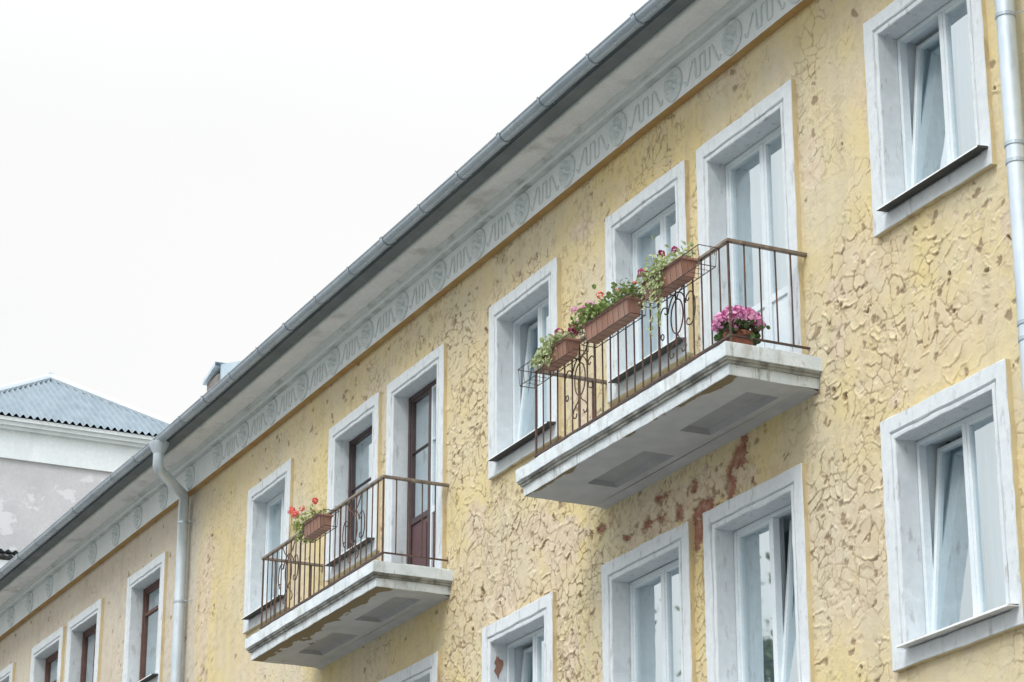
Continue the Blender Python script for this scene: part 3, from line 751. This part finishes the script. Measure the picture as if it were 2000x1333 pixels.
make_window('window', 'O', 'red', 'brown wooden window left of the red brown door', mull=False, fw=.06, bars=(.70,), bbw=.05, curt=[])
make_window('window', 'P', 'red', 'brown window cut by the left edge', mull=False, fw=.06, bars=(.70,), bbw=.05, curt=[])

# ------------------------------------------------------------------ balconies
def arc(cx, cz, rx, rz, a0, a1, n=14): return [(cx+rx*math.cos(a), cz+rz*math.sin(a)) for a in np.linspace(a0, a1, n)]
def ornament(cx, y, cz):
    m = MB(); P = lambda L: [(x, y, z) for x, z in L]; r = .0065
    m.tube(P(arc(cx, cz, .105, .155, 0, 2*math.pi, 26)[:-1]), r, 5, closed=True)
    m.tube(P(arc(cx, cz, .165, .215, R(20), R(160), 18)), r, 5)
    for s in (-1, 1):
        # C scroll beside the oval
        c = arc(cx+s*.225, cz, .085, .15, R(115) if s > 0 else R(65), R(-115) if s > 0 else R(245), 18)
        m.tube(P(c), r, 5)
        for e, sg in ((c[0], 1), (c[-1], -1)):
            m.tube(P(arc(e[0]+s*(-.0)+s*.0, e[1]-sg*.028, .026, .028, R(90)*sg, R(90)*sg+s*sg*R(250), 12)), r*.9, 5)
        # curves above meeting the oval, and curls below
        m.tube(P([(cx+s*.20, cz+.34), (cx+s*.17, cz+.30), (cx+s*.11, cz+.235), (cx+s*.03, cz+.20), (cx, cz+.155)]), r, 5)
        lo = [(cx, cz-.155), (cx+s*.03, cz-.20), (cx+s*.09, cz-.235), (cx+s*.13, cz-.27), (cx+s*.145, cz-.31), (cx+s*.12, cz-.345), (cx+s*.08, cz-.345), (cx+s*.065, cz-.31)]
        m.tube(P(lo), r, 5)
    return m
def balcony(xt0, xt1, xb0, xb1, rx0, rx1, scr, label):
    # one closed section swept round three sides
    sec = [(0,SLAB_T,-.05),(0,SLAB_T,0),(.002,SLAB_T-.005,.004),(.002,SLAB_T-.118,.004),(-.012,SLAB_T-.122,-.012),(-.014,SLAB_T-.142,-.014),(-.028,SLAB_T-.146,-.026),(-.030,SLAB_T-.166,-.028),(-.052,SLAB_T-.170,-.05),(-.056,SLAB_B+.004,-.056),(-.060,SLAB_B,-.06)]
    m = MB(); yo = -.91
    nseg = 30
    def path(d):
        d = d if d else 0
        a = [(xt0-d, y) for y in np.linspace(.03, yo-d, 8)]
        b = [(x, yo-d) for x in np.linspace(xt0-d, xt1+d, nseg+1)][1:]
        c = [(xt1+d, y) for y in np.linspace(yo-d, .03, 8)][1:]
        return a+b+c
    rows = []
    for (dx, z, _) in sec[1:]: rows.append([(x, y, z) for x, y in path(dx)])
    n = len(rows[0])
    for k in range(len(rows)-1):
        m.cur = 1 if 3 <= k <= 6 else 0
        g = random.Random(k)
        m.add(rows[k]+rows[k+1], [(i, i+1, n+i+1, n+i) for i in range(n-1)])
    m.cur = 0
    m.add([(xt0,yo,SLAB_T),(xt1,yo,SLAB_T),(xt1,.03,SLAB_T),(xt0,.03,SLAB_T)], [(0,1,2,3)])
    # underside with two coffers and a haunch at the wall
    d = .060; X0, X1, Y0 = xt0+d, xt1-d, yo+d
    zb = SLAB_B; L = X1-X0
    cof = [(X0+L*.16, X0+L*.45), (X0+L*.62, X0+L*.92)]; cy0, cy1 = -.51, -.20
    xs_ = [X0, cof[0][0], cof[0][1], cof[1][0], cof[1][1], X1]; ys_ = [Y0, cy0, cy1, -.12]
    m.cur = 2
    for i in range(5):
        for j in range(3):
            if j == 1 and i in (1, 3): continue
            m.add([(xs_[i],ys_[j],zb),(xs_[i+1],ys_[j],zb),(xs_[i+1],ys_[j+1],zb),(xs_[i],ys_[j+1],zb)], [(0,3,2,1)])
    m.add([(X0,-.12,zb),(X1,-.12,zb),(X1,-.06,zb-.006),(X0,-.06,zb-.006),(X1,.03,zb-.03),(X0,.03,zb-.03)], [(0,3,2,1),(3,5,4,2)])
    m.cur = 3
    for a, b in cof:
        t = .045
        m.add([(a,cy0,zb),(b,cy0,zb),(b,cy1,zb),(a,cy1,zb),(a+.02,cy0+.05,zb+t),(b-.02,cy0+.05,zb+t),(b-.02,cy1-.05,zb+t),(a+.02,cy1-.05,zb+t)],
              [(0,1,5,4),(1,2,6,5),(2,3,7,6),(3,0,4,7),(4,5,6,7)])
    v = np.array(m.v); key = np.round(v*300).astype(int)
    m.v = [tuple(p) for p in v+np.stack([hsh(key[:,0], key[:,1]*7+key[:,2], q)-.5 for q in (1,2,3)], -1)*np.array([.004,.006,.006])]
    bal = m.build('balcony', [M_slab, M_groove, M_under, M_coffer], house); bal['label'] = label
    # railing
    ry, zt, zr = -.752, 9.787, 8.947
    m = MB(); m.cur = 0
    m.cbox(rx0-.022, rx1+.022, ry-.022, ry+.022, zt-.022, zt+.008, .004)
    m.cbox(rx0-.022, rx0+.022, ry+.022, .03, zt-.022, zt+.008, .004); m.cbox(rx1-.022, rx1+.022, ry+.022, .03, zt-.022, zt+.008, .004)
    m.build('handrail', M_handrail, bal)
    m = MB(); m.cbox(rx0-.016, rx1+.016, ry-.016, ry+.016, zr-.016, zr+.006, .003)
    m.cbox(rx0-.016, rx0+.016, ry+.016, .03, zr-.008, zr+.006, .003); m.cbox(rx1-.016, rx1+.016, ry+.016, .03, zr-.008, zr+.006, .003)
    m.build('bottom_rail', M_iron, bal)
    nb = 24
    gg = random.Random(int(rx0*10))
    def bal_bar(x, y, thick=False, foot=False):
        b = MB(); s = .012 if thick else .0078
        zl = SLAB_T-.02 if (thick or foot) else zr+.006
        b.tube([(x+gg.uniform(-.004,.004), y, zl), (x, y, (zl+zt)/2), (x+gg.uniform(-.004,.004), y, zt-.022)], s, 5)
        b.build('baluster', M_iron, bal)
    for i in range(nb+1):
        x = rx0+(rx1-rx0)*i/nb
        bal_bar(x, ry, thick=i in (0, nb//3, 2*nb//3, nb), foot=False)
    for xx in (rx0, rx1):
        for j in range(1, 5): bal_bar(xx, ry+(0-ry)*j/5.0, thick=(j == 4 and xx == rx0))
    for cx in scr: ornament(cx, ry, 9.41).build('scroll_ornament', M_iron, bal)
    return bal
balcony(-20.85, -16.97, 0, 0, -20.74, -17.15, (-19.84, -18.03), 'right balcony with three planter boxes and a pink flower pot')
balcony(-28.10, -24.26, 0, 0, -28.01, -24.40, (-27.18, -25.22), 'left balcony with a single planter box')

# ------------------------------------------------------------------ planters, baskets, pot
def disc(m, c, nrm, r, n=6, cup=.25, el=1.0, rot=None):
    nrm = Vector(nrm).normalized(); a = nrm.orthogonal().normalized(); b = nrm.cross(a)
    if rot is not None:
        a, b = a*math.cos(rot)+b*math.sin(rot), b*math.cos(rot)-a*math.sin(rot)
    c = Vector(c); vs = [c-nrm*r*cup]
    for k in range(n):
        w = 2*math.pi*k/n; vs.append(c+a*math.cos(w)*r*el+b*math.sin(w)*r)
    m.add(vs, [(0, 1+k, 1+(k+1) % n) for k in range(n)])
def rdir(g, up=.3):
    while True:
        v = Vector((g.uniform(-1,1), g.uniform(-1,1), g.uniform(-1,1)))
        if .1 < v.length < 1: break
    v.normalize(); v.z += up; return v.normalized()
def floret(m, c, nrm, r, g):
    nrm = Vector(nrm).normalized(); a = nrm.orthogonal().normalized(); b = nrm.cross(a); o = g.uniform(0, 6.28)
    for k in range(5):
        w = o+k*2*math.pi/5; d = a*math.cos(w)+b*math.sin(w); e = nrm.cross(d)
        c0 = Vector(c); m.add([c0, c0+d*r*.6+e*r*.42+nrm*r*.15, c0+d*r*1.0+nrm*r*.08*g.random(), c0+d*r*.6-e*r*.42+nrm*r*.15], [(0,1,2,3)])
def bloom(parent, c, R_, ma, g, n=34, fr=.014, name='flower'):
    m = MB()
    for _ in range(n):
        d = rdir(g, .35); floret(m, Vector(c)+d*R_*g.uniform(.8, 1.0), d+rdir(g, 0)*.35, fr*g.uniform(.8, 1.2), g)
    return m.build(name, ma, parent)
def planter(x0, x1, z0, z1, label, leaves, blooms, seed, trail=(), y0=-.925, y1=-.775, lm=None):
    g = random.Random(seed)
    P = thing('planter_box', ((x0+x1)/2, (y0+y1)/2, z0), label, 'planter', 'terracotta planter boxes hung on the balcony rails')
    m = MB(); t = .018; w = .006
    vs = []
    for (dx, z) in ((t, z0), (0, z1-.02)):
        vs += [(x0+dx,y0+dx,z),(x1-dx,y0+dx,z),(x1-dx,y1-dx,z),(x0+dx,y1-dx,z)]
    m.add(vs, [(0,3,2,1),(0,1,5,4),(1,2,6,5),(2,3,7,6),(3,0,4,7)])
    for (a, b, c, d) in ((x0-.012,x1+.012,y0-.012,y0+.006),(x0-.012,x1+.012,y1-.006,y1+.012),(x0-.012,x0+.006,y0+.006,y1-.006),(x1-.006,x1+.012,y0+.006,y1-.006)):
        m.cbox(a, b, c, d, z1-.024, z1, .003)
    m.build('box', M_terra, P)
    m = MB(); m.add([(x0+.005,y0+.005,z1-.022),(x1-.005,y0+.005,z1-.022),(x1-.005,y1-.005,z1-.022),(x0+.005,y1-.005,z1-.022)], [(0,1,2,3)]); m.build('soil', M_soil, P)
    m = MB(); ms = MB()
    for (fx0, fx1, n, hh, lift) in leaves:
        for _ in range(n):
            x = x0+(x1-x0)*g.uniform(fx0, fx1); y = g.uniform(y0-.03, y1+.03); hz = z1+abs(g.gauss(0, .5))*hh+lift
            disc(m, (x, y, hz), rdir(g, .5), g.uniform(.013, .026), 6, .3)
            if g.random() < .25: ms.tube([(x+g.uniform(-.02,.02), (y0+y1)/2, z1-.02), (x, y, hz)], .0022, 4)
    for (fx, n, dz, sp) in trail:
        for _ in range(n):
            u = g.random()**1.2; x = x0+(x1-x0)*fx+g.gauss(0, sp*(1-.4*u)); y = y0-.012-abs(g.gauss(0, .018)); z = z1+.02-dz*u
            disc(m, (x, y, z), (g.uniform(-.5,.5), -1, g.uniform(-.3,.6)), g.uniform(.010, .019), 5, .3)
    m.build('foliage', lm or M_leaf, P)
    for (fx, y, dz, r, bm, n) in blooms:
        c = (x0+(x1-x0)*fx, y, z1+dz); ms.tube([(c[0]+g.uniform(-.02,.02), (y0+y1)/2, z1-.01), (c[0], y, z1+dz*.5), c], .0028, 4)
        bloom(P, c, r*1.3, bm, g, int(n*1.5), fr=max(.011, r*.45))
    if ms.v: ms.build('stems', M_stem, P)
    return P
def basket(x0, x1, z0, z1, label, y0=-.945, y1=-.765, step=.095):
    B = MB(); r = .0045
    for (z, d) in ((z1, 0), (z0, .015)):
        B.tube([(x0+d,y0+d,z),(x1-d,y0+d,z),(x1-d,y1-d,z),(x0+d,y1-d,z)], r, 5, closed=True)
    n = max(3, int((x1-x0)/step))
    for i in range(n+1):
        x = x0+.015+(x1-x0-.03)*i/n
        B.tube([(x,y0,z1),(x,y0+.015,z0),(x,y1-.015,z0),(x,y1,z1)], r*.8, 4)
    for x in (x0+.12, x1-.12):
        B.tube([(x,y1,z1),(x,y1+.004,9.812),(x,-.722,9.812),(x,-.722,9.75)], .004, 4)
    o = B.build('planter_basket', M_wire); tag(o, label, 'planter basket', 'wire baskets on the balcony rails'); return o
basket(-20.74, -19.60, 9.600, 9.762, 'wire basket on the left end of the right balcony, empty at its outer end')
basket(-19.47, -18.52, 9.585, 9.755, 'wire basket holding the long middle planter of the right balcony')
basket(-18.40, -17.30, 9.600, 9.765, 'wire basket near the corner of the right balcony, empty at its right end')
basket(-26.36, -25.62, 9.545, 9.72, 'wire basket on the rail of the left balcony')
planter(-20.30, -19.79, 9.615, 9.775, 'short planter box with two dark magenta blooms at the left of the right balcony',
        [(-.05, .8, 260, .13, 0), (-.25, .25, 150, .05, -.05)], [(0.961,-0.82,0.095,0.042,M_magenta,40), (0.353,-0.82,0.170,0.032,M_magenta,26), (0.118,-0.82,0.155,0.024,M_magenta,16), (0.529,-0.76,0.125,0.02,M_pink,12)], 1, [(.08, 130, .16, .08), (.45, 70, .2, .06)], lm=M_leafpale)
planter(-19.42, -18.60, 9.60, 9.765, 'longest planter box with bushy green leaves and pale pink blooms, middle of three',
        [(.0, 1.05, 480, .16, 0), (-.30, .3, 200, .17, .03)], [(-0.463,-0.82,0.285,0.03,M_pinkhi,20), (-0.244,-0.82,0.225,0.034,M_pink,26), (-0.098,-0.82,0.235,0.03,M_pinkhi,22), (-0.317,-0.84,0.135,0.024,M_pinkhi,16), (0.146,-0.82,0.265,0.026,M_salmon,18), (0.024,-0.84,0.165,0.024,M_pink,16), (0.488,-0.78,0.215,0.018,M_salmon,12), (0.951,-0.82,0.145,0.02,M_salmon,12), (0.695,-0.8,0.185,0.016,M_pinkhi,10)], 2)
planter(-18.31, -17.63, 9.615, 9.785, 'planter box with a long pale trailing vine near the right balcony corner',
        [(-.1, 1.0, 220, .15, 0), (.05, .5, 80, .2, 0)], [(-0.324,-0.8,0.190,0.036,M_magenta,32), (0.162,-0.8,0.245,0.031,M_magenta,28), (0.515,-0.8,0.200,0.026,M_magenta,22), (-0.162,-0.85,0.075,0.016,M_salmon,10)], 3, [(.38, 150, .28, .09), (.47, 80, .52, .03), (.27, 46, .62, .014), (.10, 40, .28, .04)], lm=M_leafpale)
planter(-26.30, -25.80, 9.555, 9.725, 'only planter box on the left balcony, with loose red blooms and thin leaves',
        [(-.5, .7, 170, .17, 0), (-.75, .0, 60, .12, -.02), (-.5, -.1, 36, .05, -.14)], [(-1.300,-0.82,0.345,0.036,M_salmon,30), (-1.040,-0.82,0.265,0.036,M_salmon,30), (-0.640,-0.82,0.285,0.026,M_salmon,20), (0.160,-0.82,0.265,0.03,M_salmon,24), (-0.880,-0.84,0.075,0.03,M_salmon,22)], 4, [(-.08, 34, .16, .05)], lm=M_leafyel)

pot = thing('flower_pot', (-17.29, -.60, SLAB_T), 'round terracotta pot crowded with pink flowers on the corner of the right balcony', 'flower pot')
c = (-17.29, -.60, SLAB_T+.004)
m = MB(); m.lathe([(.0,.0),(.145,.0),(.155,.012),(.158,.028),(.150,.028),(.140,.012),(.0,.010)], c, 28); m.build('saucer', M_terradark, pot, smooth=False)
m = MB(); m.lathe([(.0,.014),(.098,.014),(.102,.02),(.132,.150),(.140,.152),(.146,.162),(.147,.196),(.142,.202),(.134,.200),(.132,.175),(.0,.172)], c, 28); m.build('pot', M_terradark, pot, smooth=False)
g = random.Random(11); m = MB()
for _ in range(190):
    a = g.uniform(0, 6.28); rr = .19*math.sqrt(g.random()); disc(m, (c[0]+rr*math.cos(a), c[1]+rr*math.sin(a), c[2]+.16+g.uniform(-.03, .13)), rdir(g, .6), g.uniform(.018, .034), 7, .25)
m.build('foliage', M_leafdark, pot)
m = MB(); m.tube([(c[0]+.1,c[1]+.05,c[2]+.2),(c[0]+.2,c[1]+.08,c[2]+.19),(c[0]+.27,c[1]+.10,c[2]+.205)], .003, 5)
for q in ((.27,.10,.21),(.24,.08,.205),(.28,.12,.195)): disc(m, (c[0]+q[0], c[1]+q[1], c[2]+q[2]), rdir(g, .4), .022, 6)
m.build('stems', M_leafdark, pot)
for k in range(26):
    u = g.random(); th = k*2.399; ph = math.acos(1-.86*(k+.5)/26)
    d = Vector((math.sin(ph)*math.cos(th), math.sin(ph)*math.sin(th), math.cos(ph)*.82))
    bc = Vector((c[0], c[1], c[2]+.250))+d*.180
    bloom(pot, bc, .054, M_pink if k % 3 else M_pinkhi, g, 34, .019)

# ------------------------------------------------------------------ the neighbour behind, beyond the end of the house
nb_ = thing('hip_roofed_house', (-64, 6, 0), 'lilac grey house with a blue grey corrugated hip roof at the far left', 'house')
nx0, nx1, ny0, ny1 = -84.0, -60.35, 2.93, 9.24
ez = 21.93
m = MB(); m.box(nx0, nx1, ny0, ny1, 0, 20.9); m.build('wall', M_nwall, nb_, sagged=False)
m = MB()
for (d, z0, z1) in ((.06, 20.9, 21.62), (.16, 21.62, 21.70), (.24, 21.70, 21.80), (.30, 21.80, 21.895)): m.box(nx0-d, nx1+d, ny0-d, ny1+d, z0, z1)
m.build('cornice', M_ncorn, nb_, sagged=False)
yc, zr = 6.086, 24.25; hx, hy0, hy1 = -60.0, 2.586, 9.586
m = MB()
# hip face towards the camera as real corrugations
n = 40*8; P = []
amp = .042; per = .18
N1 = 14
for j in range(N1+1):
    t = j/N1
    for i in range(n+1):
        y = hy0+(hy1-hy0)*i/n
        half = (hy1-hy0)/2*(1-t); yy = min(max(y, yc-half), yc+half)
        P.append((hx-3.5*t, yy, ez+(zr-ez)*t+amp*math.sin(y/per*2*math.pi)))
m.add(P, [(j*(n+1)+i, j*(n+1)+i+1, (j+1)*(n+1)+i+1, (j+1)*(n+1)+i) for j in range(N1) for i in range(n)])
m.add([(-60,hy0,ez-.02),(-63.5,yc,zr-.02),(-81,yc,zr-.02),(-84.4,hy0,ez-.02),(-60,hy1,ez-.02),(-84.4,hy1,ez-.02)], [(0,1,2,3),(4,5,2,1),(3,2,5)])
m.build('roof', M_roof2, nb_, sagged=False)
m = MB()
for a, b in (((-60.02,hy0,ez+.02),(-63.5,yc,zr+.04)),((-60.02,hy1,ez+.02),(-63.5,yc,zr+.04)),((-63.4,yc,zr+.05),(-81,yc,zr+.05))): m.tube([a, b], .10, 8)
m.build('ridge_cap', M_capr, nb_, sagged=False)
m = MB(); m.box(-60.35, -58.6, 2.0, 5.3, 17.6, 17.85); m.box(-60.35, -58.8, 2.2, 5.1, 17.2, 17.6)
m.build('canopy', M_ncorn, nb_, sagged=False)
m = MB(); P = []
for j, (x, z) in enumerate(((-58.45, 18.05), (-60.34, 18.5))):
    for i in range(181): P.append((x, 1.9+3.5*i/180, z+.03*math.sin((1.9+3.5*i/180)/per*2*math.pi)))
m.add(P, [(i, i+1, 182+i, 181+i) for i in range(180)])
m.build('canopy_roof', M_fascia, nb_, sagged=False)

# ------------------------------------------------------------------ trees across the street (seen in the lower panes)
def tree(x, y, h, seed, label, spread=2.6, n=2600):
    g = random.Random(seed); Tt = thing('street_tree', (x, y, 0), label, 'tree', 'trees across the street')
    m = MB(); tips = []
    m.tube([(x, y, 0), (x+.1, y, h*.3), (x-.05, y+.1, h*.6), (x, y, h*.93)], [.24, .19, .12, .03], 8)
    for k in range(30):
        z0 = h*g.uniform(.3, .9); a = g.uniform(0, 6.28); L = spread*(1.15-z0/h)*g.uniform(.7, 1.25)
        e = Vector((x+L*math.cos(a), y+L*math.sin(a), z0+L*g.uniform(.1, .6)))
        mid = Vector((x+L*.5*math.cos(a), y+L*.5*math.sin(a), z0+L*.35))
        m.tube([(x, y, z0), mid, e], [.06, .035, .012], 5); tips += [mid, e, (mid+e)/2]
    tips.append(Vector((x, y, h)))
    m.build('trunk', M_bark, Tt, sagged=False)
    m = MB()
    for _ in range(n):
        t = g.choice(tips); d = rdir(g, 0)*abs(g.gauss(0, .5)); d.z *= .8
        disc(m, Vector(t)+d, rdir(g, .2), g.uniform(.05, .11), 5, .2, el=1.4)
    m.build('crown', M_treeleaf, Tt, sagged=False)
tree(-43, -19.0, 15.8, 1, 'slim leafy tree across the street reflected in the lower right window', 2.2, 2000)
tree(-51.5, -19.5, 17.8, 2, 'leafy tree across the street reflected in the windows under the right balcony', 2.8, 5200)
tree(-60, -21, 18.6, 3, 'farthest leafy tree across the street reflected at the bottom of the lower windows', 3.0, 5200)
